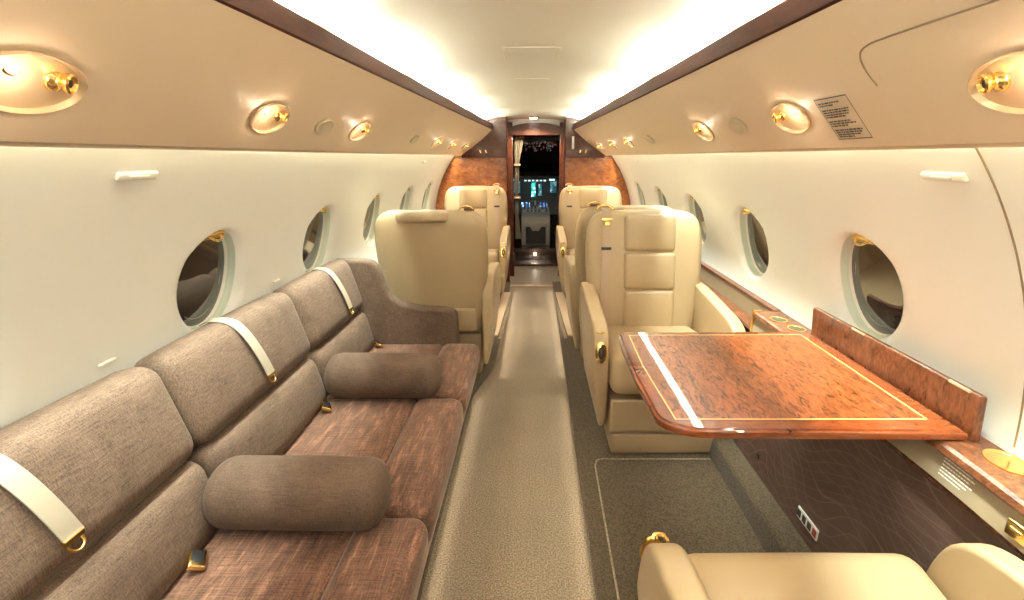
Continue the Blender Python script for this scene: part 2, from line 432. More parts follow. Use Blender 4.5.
def service_unit(s, y, idx):
    F = psu_frame(s, y)
    pos = ['directly beside the camera', 'between the two blank discs and the camera', 'just past the blank disc', 'third from the bulkhead', 'second from the bulkhead', 'nearest the bulkhead'][idx]
    if idx == 1: pos = 'just before the blank disc'
    T = empty('reading_light_unit', F.translation, cat='reading light', group='gold overhead reading light units',
              label='round gold reading light unit over the ' + ('sofa' if s < 0 else 'table') + ' side, ' + pos)
    R = F.copy(); R.translation = (0, 0, 0); RE = R @ Matrix.Diagonal((1, .56, 1, 1))
    bm = NB()
    lathe(bm, [(.086, -.003), (.087, .002), (.084, .004), (.080, .000), (.070, -.010), (.045, -.020), (.012, -.024), (.004, -.024)], 40, RE)
    obj('dish', bm, M_DISH, T, smooth=60)
    # swivel air nozzle (forward half of the dish)
    fy = .036
    N_ = R @ Matrix.Translation((fy, -.008, -.010)) @ Matrix.Rotation(.35, 4, 'X') @ Matrix.Rotation(.25, 4, 'Y')
    bm = NB(); lathe(bm, [(.004, -.006), (.017, -.004), (.019, .004), (.017, .009), (.012, .012), (.011, .014), (.012, .018), (.0145, .020), (.015, .026), (.012, .028), (.010, .024), (.002, .023)], 20, N_)
    nz = obj('air_nozzle', bm, M_GOLD, T, smooth=50, label='gold swivelling air nozzle')
    bm = NB(); lathe(bm, [(.006, .0235), (.006, .0245), (.0015, .0245)], 12, N_); obj('nozzle_opening', bm, M_BLACK, nz)
    # call button plate
    bm = NB(); K = R @ Matrix.Translation((-.030, .013, -.010))
    soft(bm, (0, 0, 0), (.036, .024, .012), .004, n=5, rot=None)
    for v in bm.verts: v.co = K @ v.co
    pl = obj('switch_plate', bm, M_GOLD, T, smooth=50)
    bm = NB(); box(bm, -.011, .011, -.007, .007, .005, .0075)
    for v in bm.verts: v.co = K @ v.co
    obj('switch', bm, M_DISH, pl, smooth=0)
    # lamp
    bm = NB(); K = R @ Matrix.Translation((-.028, -.020, -.010)) @ Matrix.Rotation(.3, 4, 'X')
    lathe(bm, [(.003, -.006), (.015, -.006), (.016, .004), (.013, .006), (.012, .003)], 20, K)
    lm = obj('lamp_ring', bm, M_GOLD, T, smooth=50)
    bm = NB(); lathe(bm, [(.012, .002), (.011, .005), (.003, .007)], 20, K); obj('lamp_lens', bm, M_LAMP, lm, smooth=60)
    return T, F @ Matrix.Translation((-.028, -.018, .014))
READ = {}
for s in (-1, 1):
    for i, y in enumerate(LIGHTS):
        T, F = service_unit(s, y, i); READ[(s, i)] = F.translation
    for i, y in enumerate(DISCS):
        F = psu_frame(s, y); R = F.copy(); R.translation = (0, 0, 0)
        bm = NB(); lathe(bm, [(.054, -.004), (.055, .003), (.050, .007), (.044, .0055), (.020, .0055), (.003, .0055)], 36, R @ Matrix.Diagonal((1, .56, 1, 1)))
        o = obj('speaker_cover', bm, M_COVER, smooth=40, cat='cover', group='blank round panel covers',
                label='plain tan round cover over the ' + ('sofa' if s < 0 else 'table') + ' side, ' + ('nearest the camera' if i == 0 else 'nearest the bulkhead'))
        o.location = F.translation
# lamp beams
AIM = {0: (.50, .75, .5), 1: (.46, 1.42, .45), 2: (.45, 2.1, .45), 3: (.48, 3.5, .45), 4: (.50, 4.25, .45), 5: (.62, 5.3, .9)}
for (s, i), p in READ.items():
    l = bpy.data.lights.new('reading_lens_light', 'POINT'); l.energy = .08; l.color = WARM; l.shadow_soft_size = .010
    o = bpy.data.objects.new('reading_lens_light', l); COL.objects.link(o); o.location = p + Vector((-s * .006, 0, -.012))
    t = AIM[i]; spot_light('reading_lamp_light', p, (CX + s * t[0], t[1], t[2]), 2.4 if i < 5 else 4, WARM, 95, .8, .012)
# aft, unseen units that light the near chair and the sofa
for s in (-1, 1):
    for y in (-.6, .1):
        F = psu_frame(s, y); T, F2 = service_unit(s, y, 0)
        T['label'] = 'round gold reading light unit over the ' + ('sofa' if s < 0 else 'table') + ' side, behind the camera' + (', farther aft' if y < 0 else ', nearer')
        spot_light('reading_lamp_light', F2.translation, (CX + s * .5, y + .1, .45), 2, WARM, 95, .8, .012)

# access panel joint in the overhead panel by the table
f = psu(1); bm = NB()
pts = [f(a, b, -.0008) for a, b in ((.2, .285), (.5, .285), (.74, .285), (.94, .288), (1.00, .300), (1.024, .345), (1.026, .44), (1.016, .55))]
tube(bm, smooth_pts(pts, 6), [.0018] * (7 * 6 - 6) + [.0014] * 7, 5)
obj('trim_9', bm, M_SEAM, kind='structure', label='curved joint of the access panel in the overhead panel', cat='trim')

# small white wall lamps under the lip
def placard_on(name, side, y, z, L_, H_, material, label, cat, group=None):
    f = hull(side); p = f(y, z, 0); bm = NB()
    up = (f(y, z + .02) - f(y, z - .02)).normalized(); n = Vector((1, 0, 0)) * -side; n = (n - up * n.dot(up)).normalized()
    for q in [0]:
        m4 = Matrix((Vector((0, 1, 0)), up, n)).transposed().to_4x4()
    soft(bm, (0, 0, .003), (L_, H_, .010), .0045, n=5)
    for v in bm.verts: v.co = m4 @ v.co
    o = obj(name, bm, material, smooth=60, label=label, cat=cat, group=group); o.location = p; return o, m4
for s, y in ((-1, 1.125), (1, 1.065)):
    o, m4 = placard_on('emergency_light', s, y, 1.382, .115, .020, M_WHITE, 'slim white emergency light bar high on the wall above the ' + ('sofa' if s < 0 else 'table'), 'emergency light')
    bm = NB(); soft(bm, (.0, 0, .0085), (.055, .009, .003), .001, n=5)
    for v in bm.verts: v.co = m4 @ v.co
    obj('light_lens', bm, M_WHITE, o)
for y, k in ((1.14, 'before the first window'), (1.98, 'between the first two windows')):
    placard_on('wall_clip', -1, y, .925, .05, .008, M_WHITE, 'tiny white strip on the wall above the sofa back, ' + k, 'wall strip')
for s, y in ((-1, 4.1), (1, 4.3)):
    placard_on('emergency_light', s, y, 1.382, .10, .018, M_WHITE, 'slim white emergency light bar near the bulkhead, ' + ('sofa' if s < 0 else 'table') + ' side', 'emergency light')

# placard with safety text on the overhead panel
f = psu(1)
def psu_quad(bm, ya, yb, ta, tb, d=-.0012):
    V = [bm.verts.new(f(*p, d)) for p in ((ya, ta), (yb, ta), (yb, tb), (ya, tb))]; bm.faces.new(V)
T = empty('safety_placard', f(1.19, .8), cat='placard', label='beige outlined placard with small dark lettering beside a reading light')
def kid(name, bm, m, T, **k):
    o = obj(name, bm, m, T, smooth=0, **k); o.location = -T.location; return o
PY0, PY1, PT0, PT1 = 1.115, 1.235, .56, .92
bm = NB(); psu_quad(bm, PY0, PY1, PT0, PT1); kid('plate', bm, mat('placard_beige', (.70, .55, .40), .5), T)
bm = NB()
for ya, yb, ta, tb in ((PY0, PY1, PT0, PT0 + .008), (PY0, PY1, PT1 - .008, PT1), (PY0, PY0 + .002, PT0, PT1), (PY1 - .002, PY1, PT0, PT1)): psu_quad(bm, ya, yb, ta, tb, -.0018)
kid('border', bm, M_DARK, T)
bm = NB()
t = PT0 + .035
for li, ln in enumerate([.75, .5, 0, .95, .9, .85, .7, 0, .75, .92, .6, 0, .96, .9, .8, .6]):
    y = PY1 - .008; end = PY1 - .008 - ln * (PY1 - PY0 - .016)
    while y > end + .004:
        wl = random.choice([.006, .009, .012, .016]); a = max(end, y - wl); psu_quad(bm, a, y, t, t + .0125, -.0019); y = a - .0022
    t += .0195
kid('lettering', bm, M_DARK, T)

# ------------------------------------------------------------------ floor
def aisle_l(y): 
    t = max(0, min(1, (y - 2.62) / .65)); t = t * t * (3 - 2 * t); return -.340 + .105 * t
def aisle_r(y): return .232 + .006 * max(0, min(1, (y - 2) / 2))
bm = NB(); ny = 60
grid(bm, lambda s_, t_: Vector((-.42 + t_ * .74, s_, 0)), Y0, Y1, 0, 1, 30, 4)
obj('floor', bm, M_CARPET, smooth=0, kind='structure', label='beige speckled aisle carpet', cat='floor')
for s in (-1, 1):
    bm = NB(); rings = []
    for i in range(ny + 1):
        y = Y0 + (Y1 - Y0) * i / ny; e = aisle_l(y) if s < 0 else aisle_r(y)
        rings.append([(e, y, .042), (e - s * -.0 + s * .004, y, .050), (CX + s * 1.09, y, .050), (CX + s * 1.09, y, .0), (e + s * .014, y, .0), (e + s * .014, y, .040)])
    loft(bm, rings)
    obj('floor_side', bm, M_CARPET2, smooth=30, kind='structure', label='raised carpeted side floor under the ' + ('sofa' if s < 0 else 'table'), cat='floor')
# carpet welt of the hatch beside the near chair
bm = NB(); pts = [(.30, -.4, .0515), (.302, 1.2, .0515), (.312, 1.96, .0515), (.325, 2.0, .0515), (.35, 2.01, .0515), (.86, 2.01, .0515)]
tube(bm, pts, .004, 6)
obj('trim_10', bm, carpet('welt', (.34, .26, .17)), kind='structure', label='raised carpet welt outlining the floor hatch by the table', cat='trim')
# floor covers beside the aisle
for s in (-1, 1):
    T = empty('aisle_floor_cover', (0, 0, 0), cat='floor cover', label='beige floor cover strips beside the aisle by the ' + ('rear-facing and forward-facing chairs past the sofa' if s < 0 else 'chairs past the table'))
    for nm, xa, xb, ya, yb, z in (('cover_plate', .278, .365, 3.66, 4.95, .062), ('edge_strip', .246, .272, 3.60, 4.95, .056)):
        bm = NB()
        loft(bm, [[(CX + s * (xa - (.045 if y > 4 else 0)), y, .05), (CX + s * (xb - (.045 if y > 4 else 0)), y, .05), (CX + s * (xb - (.045 if y > 4 else 0)), y, z), (CX + s * (xa - (.045 if y > 4 else 0)), y, z)] for y in (ya, yb)])
        obj(nm, bm, M_PAD if nm == 'cover_plate' else M_CARPET, T, bevel=.003)

# carpeted duct and lower side panel on the table side
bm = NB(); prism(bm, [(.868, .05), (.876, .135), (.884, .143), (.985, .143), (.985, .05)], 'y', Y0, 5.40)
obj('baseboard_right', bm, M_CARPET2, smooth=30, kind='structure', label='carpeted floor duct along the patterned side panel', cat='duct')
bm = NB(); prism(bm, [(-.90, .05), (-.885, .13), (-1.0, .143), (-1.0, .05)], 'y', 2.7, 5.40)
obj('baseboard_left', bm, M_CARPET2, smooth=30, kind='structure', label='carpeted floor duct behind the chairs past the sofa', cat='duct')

def px(z): return .965 + .035 * (z - .143) / .53     # face of the lower panel
T = empty('side_ledge', (1.0, .9, .05), cat='side ledge', label='long wooden side ledge with taupe front and wave-patterned lower panel')
def lk(name, bm, m, parent=None, **k):
    o = obj(name, bm, m, parent or T, **k)
    if not parent: o.location = -Vector(T.location)
    return o
bm = NB(); box(bm, 1.035, 1.05, 2.02, 5.38, .143, .664); lk('recess_side_panel', bm, M_WAVY, smooth=0)
bm = NB(); prism(bm, [(px(.143), .143), (px(.665), .665), (px(.665) + .012, .665), (px(.143) + .012, .143)], 'y', Y0 + .02, 2.02)
lk('patterned_panel', bm, M_WAVY, smooth=0)
bm = NB(); prism(bm, [(px(.665) - .006, .662), (px(.665) - .006, .676), (px(.665) + .02, .690), (1.06, .690), (1.06, .66)], 'y', Y0 + .02, 2.02)
lk('wood_strip', bm, M_BURL_D, bevel=.002)
def nose(y):   # ledge widens beside the near chair
    t = max(0, min(1, (1.02 - y) / .5)); return -.02 * t * t * (3 - 2 * t)
ysn = [Y0 + .02, -.5, 0, .3, .5, .6, .7, .8, .9, 1.0, 1.1, 2.02]
bm = NB(); loft(bm, [[(.978 + nose(y), y, .690), (.990 + nose(y), y, .758), (1.08, y, .755), (1.08, y, .690)] for y in ysn])
lk('ledge_front', bm, M_VINYL, smooth=30)
bm = NB(); loft(bm, [[(.980 + nose(y), y, .755), (.976 + nose(y), y, .762), (.980 + nose(y), y, .775), (.988 + nose(y), y, .780), (1.135, y, .780), (1.12, y, .755)] for y in ysn])
lk('ledge_top', bm, M_LEDGE, smooth=30)
# recessed ledge forward of the cup holder box
bm = NB(); prism(bm, [(1.01, .665), (1.004, .672), (1.01, .682), (1.10, .682), (1.10, .665)], 'y', 2.02, 5.38)
lk('lower_shelf', bm, M_LEDGE, smooth=30)
bm = NB(); prism(bm, [(1.078, .682), (1.072, .772), (1.10, .772), (1.10, .682)], 'y', 2.02, 5.38)
lk('recess_panel', bm, M_VINYL, smooth=0)
bm = NB(); prism(bm, [(1.068, .770), (1.066, .784), (1.125, .784), (1.12, .770)], 'y', 2.02, 5.38)
lk('wood_cap', bm, M_LEDGE, smooth=0)
bm = NB(); box(bm, .976, 1.012, 2.012, 2.026, .686, .784); lk('brass_edge', bm, M_GOLD, smooth=0)
# cup holders
for (cx_, cy_, rr) in ((1.064, .925, .050), (1.03, 1.90, .040), (1.046, 1.79, .040)):
    ML = Matrix.Translation((cx_, cy_, .7795))
    bm = NB(); lathe(bm, [(rr * .80, .0015), (rr * .84, .004), (rr * .98, .0045), (rr, .001), (rr * .98, -.001), (rr * .78, -.001)], 36, ML, sx=.82)
    ch = lk('cup_holder', bm, M_GOLD, smooth=50, label='gold cup holder ring')
    bm = NB(); lathe(bm, [(rr * .81, .002), (rr * .80, .0008), (rr * .5, .0006), (rr * .1, .0006)], 36, ML, sx=.82)
    obj('cup_well', bm, M_GOLD if cy_ < 1.5 else mat('green_well', (.10, .10, .05), .35, metal=.6), ch, smooth=50)
# latch on the taupe front
bm = NB(); soft(bm, (.967, .785, .722), (.008, .046, .036), .004, n=5); lt = lk('latch', bm, M_GOLD, smooth=60, label='gold flush latch')
bm = NB(); soft(bm, (.9625, .785, .722), (.004, .026, .012), .002, n=5); obj('latch_lever', bm, M_GOLD, lt, smooth=60)
# lettering on the front
bm = NB()
for li in range(6):
    z = .750 - li * .0080; y = .992; end = .905 - (.0 if li % 2 else -.01)
    if li == 5: end = .93
    while y > end:
        wl = random.choice([.004, .006, .009, .011]); a = max(end, y - wl)
        bm.faces.new([bm.verts.new((.978 + (zz - .690) * .176 + nose(yy) - .0012, yy, zz)) for yy, zz in ((a, z), (y, z), (y, z - .0030), (a, z - .0030))]); y = a - .0018
lk('lettering', bm, M_WHITE, smooth=0, label='small white lettering')
# outlet plate and round socket
bm = NB(); soft(bm, (px(.225) - .002, 1.40, .215), (.006, .125, .042), .002, n=5); op = lk('outlet_plate', bm, M_WHITE, smooth=50, label='white outlet plate')
for k in range(4):
    bm = NB(); y = 1.352 + k * .032; box(bm, px(.215) - .0065, px(.215) - .004, y - .010, y + .010, .202, .228)
    obj('socket', bm, M_DARK if k else mat('red_switch', (.35, .04, .03), .4), op, smooth=0)
bm = NB(); lathe(bm, [(.014, 0), (.014, .003), (.011, .004), (.002, .003)], 16, Matrix.Translation((px(.21) - .001, 1.79, .215)) @ Matrix.Rotation(-PI / 2, 4, 'Y'))
lk('jack_socket', bm, M_BLACK)

# ------------------------------------------------------------------ table and upright board
T = empty('folding_table', (1.0, 1.35, .78), cat='table', label='glossy burl wood folding table leaf with pale inlay line over the side ledge')
out = [(1.040, 1.005), (.447, 1.012)] + [(.447 - .118 * math.sin(a), 1.012 + .085 * (1 - math.cos(a))) for a in [PI / 2 * k / 8 for k in range(1, 9)]] + [(.322, 1.30), (.326, 1.55), (.334, 1.672)] + [(.342, 1.683), (.352, 1.688), (1.040, 1.694)]
def inset(poly, d):
    c = Vector((.69, 1.35)); res = []; n = len(poly)
    for i in range(n):
        a, b, c_ = Vector(poly[i - 1]), Vector(poly[i]), Vector(poly[(i + 1) % n])
        n1 = (b - a).normalized(); n2 = (c_ - b).normalized(); q = (Vector((n1.y, -n1.x)) + Vector((n2.y, -n2.x)))
        q.normalize(); res.append(tuple(b + q * d / max(.5, q.dot(Vector((n1.y, -n1.x))))))
    return res
bm = NB(); zt = .8075
loft(bm, [[(x, y, zt - .026) for x, y in inset(out, .010)], [(x, y, zt - .022) for x, y in inset(out, .002)], [(x, y, zt - .012) for x, y in out], [(x, y, zt - .006) for x, y in inset(out, .002)], [(x, y, zt - .0045) for x, y in inset(out, .008)], [(x, y, zt) for x, y in inset(out, .011)]])
def tk(name, bm, m, parent=None, **k):
    o = obj(name, bm, m, parent or T, **k)
    if not parent: o.location = -Vector(T.location)
    return o
tk('table_top', bm, M_BURL_B, smooth=30)
def poly_area(p): return sum(p[i - 1][0] * p[i][1] - p[i][0] * p[i - 1][1] for i in range(len(p)))
ins = [(.985, 1.052), (.428, 1.052), (.372, 1.085), (.366, 1.30), (.368, 1.50), (.378, 1.648), (.985, 1.652)]
ins = [(.985, 1.062), (.374, 1.062), (.362, 1.38), (.370, 1.645), (.985, 1.652)]
bm = NB(); bm.faces.new([bm.verts.new((x, y, zt + .0006)) for x, y in ins]); tk('burl_panel', bm, M_BURL, smooth=0)
bm = NB()
for a, b in zip(ins, ins[1:] + ins[:1]):
    a, b = Vector(a), Vector(b); t_ = (b - a).normalized(); n_ = Vector((-t_.y, t_.x)) * .0022
    bm.faces.new([bm.verts.new((*q, zt + .0011)) for q in (a - n_ - t_ * .0022, b - n_ + t_ * .0022, b + n_ + t_ * .0022, a + n_ - t_ * .0022)])
tk('inlay_line', bm, M_INLAY, smooth=0)
bm = NB(); box(bm, .629, .6305, 1.0105, 1.6935, zt - .027, zt + .0008); tk('fold_joint', bm, M_BLACK, smooth=0)
bm = NB(); box(bm, .70, 1.0, 1.10, 1.16, .755, .775); box(bm, .70, 1.0, 1.54, 1.60, .755, .775); 
for nm, ya in (('slide_arm', 1.10), ('slide_arm', 1.54)):
    pass
bm.free()
for ya in (1.10, 1.54):
    bm = NB(); box(bm, .72, .975, ya, ya + .05, .756, .774); tk('slide_arm', bm, M_DARK, bevel=.002)

T = empty('table_backboard', (1.05, 1.32, .80), cat='board', label='upright burl wood board along the wall behind the table')
bm = NB(); prism(bm, [(1.049, .782), (1.040, .892), (1.044, .899), (1.056, .899), (1.060, .892), (1.070, .782)], 'y', 1.004, 1.694); 
o = obj('board', bm, M_BURL_D, T, bevel=.002); o.location = -Vector(T.location)
for y in (1.06, 1.44):
    bm = NB(); box(bm, 1.039, 1.044, y - .03, y + .03, .895, .9005); o = obj('hinge', bm, M_DISH, T, smooth=0); o.location = -Vector(T.location)

# ------------------------------------------------------------------ sofa
T = empty('sofa', (-.65, 1.5, .05), cat='sofa', label='long brown fabric three-seat sofa along the side wall')
def sk(name, bm, m, parent=None, **k):
    o = obj(name, bm, m, parent or T, **k)
    if not parent: o.location = -Vector(T.location)
    return o
SY = [.46, 1.175, 1.885, 2.515]
bm = NB(); prism(bm, [(-.93, .05), (-.40, .05), (-.335, .10), (-.300, .33), (-.93, .33)], 'y', SY[0], SY[3] + .0); sk('frame', bm, M_VEL, bevel=.01)
bm = NB(); prism(bm, [(-.935, .06), (-.925, .60), (-1.03, .60), (-1.03, .30), (-.97, .06)], 'y', SY[0], SY[3]); sk('back_frame', bm, M_FAB, bevel=.01)
RX = Matrix.Rotation
for i in range(3):
    a, b = SY[i], SY[i + 1]; yc, L_ = (a + b) / 2, b - a - .004
    bm = NB(); soft(bm, (-.665, yc, .372), (.40, L_, .135), .022, (0, 0, .006), n=11)
    sc_ = sk('seat_cushion', bm, M_VEL, smooth=180)
    def wf(q): 
        q.x += -.03 * max(0, .36 - q.z) / .06 * .5; return q
    bm = NB(); soft(bm, (-.370, yc, .358), (.205, L_, .185), .045, (0.006, 0, .006), n=11, warp=wf)
    r_ = obj('front_roll', bm, M_VEL, sc_, smooth=180)
    bm = NB(); soft(bm, (-.910, yc, .525), (.135, L_ - .004, .235), .055, (.018, 0, 0), n=11, rot=RX(-.20, 3, 'Y'))
    sk('lumbar_cushion', bm, M_FAB, smooth=180)
    def wb(q):
        return q
    bm = NB(); soft(bm, (-.962, yc, .772), (.135, L_, .285), .052, (.010, 0, .004), n=11, rot=RX(-.26, 3, 'Y'))
    sk('back_cushion', bm, M_FAB, smooth=180)
    # strap over the cushion
    ys_ = [.745, 1.485, 2.235][i]
    base = [(-1.035, .905), (-1.000, .918), (-.947, .912), (-.9145, .879), (-.8895, .823), (-.8725, .764), (-.863, .716)]
    bm = NB(); ribbon(bm, smooth_pts([(x + .004, ys_ + (.0 + .06 * max(0, (.92 - z)) / .2) * .6, z + .002) for x, z in base], 5), (0, 1, 0), .043, .003)
    st = sk('belt_strap', bm, M_STRAP2, smooth=40, label='cream seat belt strap')
    yb = ys_ + .034
    bm = NB(); tube(bm, smooth_pts([(-.860, yb - .015, .712), (-.856, yb - .013, .696), (-.852, yb, .688), (-.854, yb + .013, .694), (-.859, yb + .015, .710)], 5), .0035, 8)
    box(bm, -.864, -.854, yb - .020, yb + .020, .710, .720)
    obj('belt_clip', bm, M_GOLD, st, smooth=50, label='gold belt clip')
    # buckle in the crease
    yq = [.985, 1.765, 2.455][i]
    K = Matrix.Translation((-.805, yq, .462)) @ Matrix.Rotation(.5, 4, 'Z') @ Matrix.Rotation(.5, 4, 'Y')
    bm = NB(); soft(bm, (0, 0, 0), (.040, .062, .014), .004, n=5)
    for v in bm.verts: v.co = K @ v.co
    bk = sk('belt_buckle', bm, M_GOLD, smooth=50, label='gold belt buckle')
    bm = NB(); soft(bm, (0, .004, .006), (.026, .042, .006), .002, n=5)
    for v in bm.verts: v.co = K @ v.co
    obj('buckle_plate', bm, M_BLACK, bk, smooth=50)
ap = [(-1.035, .900), (-.93, .902), (-.845, .896), (-.812, .880), (-.788, .83), (-.770, .765), (-.745, .715), (-.705, .677), (-.655, .655), (-.56, .640), (-.46, .634), (-.41, .622), (-.392, .60), (-.388, .56)]
ap = [(p.x, p.y) for p in smooth_pts([(a, b, 0) for a, b in ap], 3)]
for y, nm in ((SY[3] + .004, 'arm'), (SY[0] - .104, 'arm')):
    bm = NB(); prism(bm, ap + [(-.384, .09), (-.42, .055), (-.95, .055), (-1.025, .30)], 'y', y, y + .075)
    sk(nm, bm, M_FAB, bevel=.022, seg=4, smooth=180)

def bolster(loc, rz, label):
    T = empty('bolster_pillow', loc, rz, cat='bolster', group='bolster pillows on the sofa', label=label)
    bm = NB(); n = 40; prof = []
    for i in range(9):
        a = PI / 2 * i / 8; prof.append((.0965 * math.sin(a) ** .75 + .001, -.235 + .055 * (1 - math.cos(a)) - .004))
    prof += [(.098, -.12), (.099, 0), (.098, .12)]
    for i in range(8, -1, -1):
        a = PI / 2 * i / 8; prof.append((.0965 * math.sin(a) ** .75 + .001, .235 - .055 * (1 - math.cos(a)) + .004))
    lathe(bm, prof, n, Matrix.Rotation(PI / 2, 4, 'Y'), sx=.97)
    obj('cover', bm, M_BOL, T, smooth=180)
    for sx in (-1, 1):
        bm = NB(); tube(bm, [(sx * .186, .093 * math.cos(a), .0935 * math.sin(a)) for a in [2 * PI * k / 36 for k in range(37)]], .0022, 5, up=(1, 0, 0))
        obj('piping', bm, M_BOL, T)
    return T
bolster((-.613, 1.150, .532), -.02, 'fat brown bolster pillow lying across the seat nearest the camera')
bolster((-.603, 1.905, .532), .0, 'brown bolster pillow lying across the sofa farther from the camera')

# ------------------------------------------------------------------ cabin chairs (local: facing -y, origin on the floor)
def chair(side, name_label):
    """side = which local x side faces the aisle (carries the controls and the strap)"""
    T = empty('cabin_chair', cat='chair')
    bm = NB(); box(bm, -.255, .255, -.415, .22, 0, .115); obj('base', bm, M_LEATHER, T, bevel=.018, seg=3, smooth=180)
    bm = NB(); prism(bm, [(-.43, .135), (-.435, .30), (.26, .30), (.26, .10), (-.40, .10)], 'x', -.268, .268); obj('seat_frame', bm, M_LEATHER, T, bevel=.014, seg=3, smooth=180)
    bm = NB(); soft(bm, (0, -.118, .390), (.55, .69, .20), .05, (0, .008, .012), n=11, rot=RX(-.13, 3, 'X')); obj('seat', bm, M_LEATHER, T, smooth=180)
    # backrest: lofted shell with shaped outline
    tilt = .17
    def back(u, z):   # centre line of the back at height z -> y
        return .235 + (z - .40) * tilt
    Z = [.34, .42, .55, .70, .80, .90, .98, 1.03, 1.058, 1.074, 1.080]
    Wd = [.265, .284, .306, .321, .327, .327, .319, .302, .275, .238, .195]
    Th = [.185, .195, .195, .190, .180, .168, .155, .138, .112, .075, .03]
    rings = []
    for z, w_, th in zip(Z, Wd, Th):
        yc = back(0, z) - .008; ring = []; n = 28
        for k in range(n):
            a = 2 * PI * k / n; ca, sa = math.cos(a), math.sin(a)
            x = w_ * math.copysign(abs(ca) ** .35, ca); y = yc + th / 2 * math.copysign(abs(sa) ** .55, sa)
            ring.append((x, y, z))
        rings.append(ring)
    bm = NB(); loft(bm, rings); obj('backrest', bm, M_LEATHER, T, smooth=180)
    RT = RX(-tilt, 3, 'X')
    pw = .285
    def panel(nm, z0, z1, x0, x1, th, r, puff, dy=0, top=False):
        zc = (z0 + z1) / 2
        bm = NB(); soft(bm, ((x0 + x1) / 2, back(0, zc) - .0 - (.1 if z0 < .8 else .088) + th / 2 - .019 + dy, zc), (x1 - x0, th, (z1 - z0)), r, (0, puff, 0), n=9, rot=RT)
        return obj(nm, bm, M_LEATHER, T, smooth=180)
    ax = side * .035
    x0, x1 = -pw / 2 - side * .02 - .0, pw / 2 - side * .02
    panel('headrest', .860, 1.064, x0, x1, .085, .024, .010, .0)
    panel('back_panel', .657, .860, x0, x1, .070, .020, .012)
    panel('back_panel', .38, .657, x0, x1, .088, .022, .016)
    # flap over the top of the shell
    bm = NB(); soft(bm, (-side * .03, back(0, 1.05) + .052, 1.050), (.29, .085, .058), .022, (0, 0, .004), n=7, rot=RX(-.1, 3, 'X')); obj('headrest_flap', bm, M_LEATHER, T, smooth=180)
    # lower rear pocket panel
    bm = NB(); soft(bm, (0, .345, .42), (.50, .025, .15), .012, n=7, rot=RX(-.10, 3, 'X')); obj('rear_pocket', bm, M_LEATHER, T, smooth=180)
    # arms
    prof = [(.34, .12), (.345, .40), (.33, .60), (.28, .675), (.20, .685), (.0, .672), (-.18, .655), (-.30, .640), (-.365, .61), (-.40, .55), (-.418, .46), (-.418, .34), (-.40, .20), (-.36, .12)]
    pr_ = [(p.x, p.y) for p in smooth_pts([(a, b, 0) for a, b in prof], 3)]
    for sx in (-1, 1):
        bm = NB(); prism(bm, pr_, 'x', sx * .281, sx * (.354 if sx == side else .345))
        for v in bm.verts: v.co.x = sx * .281 + (v.co.x - sx * .281) * (1 - .62 * max(0, min(1, (.46 - v.co.z) / .36)))
        arm = obj('arm', bm, M_LEATHER, T, bevel=.026, seg=4, smooth=180)
        if sx == side:
            K = Matrix.Translation((sx * .3215, -.4215, .530)) @ Matrix.Rotation(PI / 2 - .16, 4, 'X')
            bm = NB(); lathe(bm, [(.002, 0), (.030, 0), (.031, .006), (.027, .010), (.002, .010)], 28, K, sx=.85, sy=1.6)
            rc = obj('recline_control', bm, M_GOLD, arm, smooth=50, label='gold recline control plate')
            bm = NB(); lathe(bm, [(.002, .0095), (.018, .0095), (.018, .012), (.002, .012)], 20, K, sx=.75, sy=1.65)
            for q in bm.verts: pass
            bp = obj('control_recess', bm, M_BLACK, arm, smooth=50)
            bm = NB(); tube(bm, [K @ Vector((.0, .016, .014)), K @ Vector((0, -.016, .014))], .0045, 8); obj('control_lever', bm, M_GOLD, arm)
            bm = NB(); tube(bm, smooth_pts([(sx * .306, -.370, .608), (sx * .310, -.384, .612), (sx * .328, -.388, .611), (sx * .336, -.374, .608)], 4), .0045, 8); obj('arm_release', bm, M_GOLD, arm)
    # shoulder strap with gold guide
    xs = side * .215
    fr = lambda z: back(0, z) - .008 - .0955 * (1 if z < .8 else .86 if z < .95 else .78)
    pts = [(xs - side * .0, back(0, 1.06) + .02, 1.092), (xs, back(0, 1.06) - .045, 1.084), (xs + side * .002, fr(1.02) - .004, 1.02), (xs + side * .006, fr(.9) - .006, .90), (xs + side * .012, fr(.7) - .006, .70), (xs + side * .016, fr(.56) - .008, .55), (xs + side * .018, fr(.5) - .010, .48)]
    bm = NB(); ribbon(bm, smooth_pts(pts, 5), (1, 0, 0), .048, .003); st = obj('shoulder_strap', bm, M_STRAP, T, smooth=50)
    bm = NB(); soft(bm, (xs + side * .0065, fr(.88) - .007, .885), (.056, .010, .016), .003, n=5, rot=RT); obj('strap_keeper', bm, M_BLACK, st, smooth=50)
    bm = NB(); soft(bm, (xs + side * .002, fr(1.03) - .008, 1.040), (.062, .010, .014), .003, n=5, rot=RX(-.4, 3, 'X'))
    soft(bm, (xs + side * .003, fr(1.03) - .014, 1.018), (.026, .008, .024), .003, n=5, rot=RX(-.25, 3, 'X'))
    obj('strap_guide', bm, M_GOLD, st, smooth=50, label='gold strap guide')
    bm = NB(); tube(bm, smooth_pts([(xs - .045, back(0, 1.07) + .03, 1.080), (xs - .03, back(0, 1.07) + .035, 1.097), (xs, back(0, 1.07) + .035, 1.104), (xs + .03, back(0, 1.07) + .03, 1.096), (xs + .045, back(0, 1.07) - .0, 1.082)], 4), .0065, 8)
    obj('grab_ring', bm, M_GOLD, T, smooth=50, label='gold strap loop on the top')
    return T
FZ = .05
CG = 'cream leather cabin chairs'
A = chair(-1, ''); B = chair(1, '')
def place(T, x, y, rz, label):
    T.location = (x, y, FZ); T.rotation_euler = (0, 0, rz); T['label'] = label; T['group'] = CG; return T
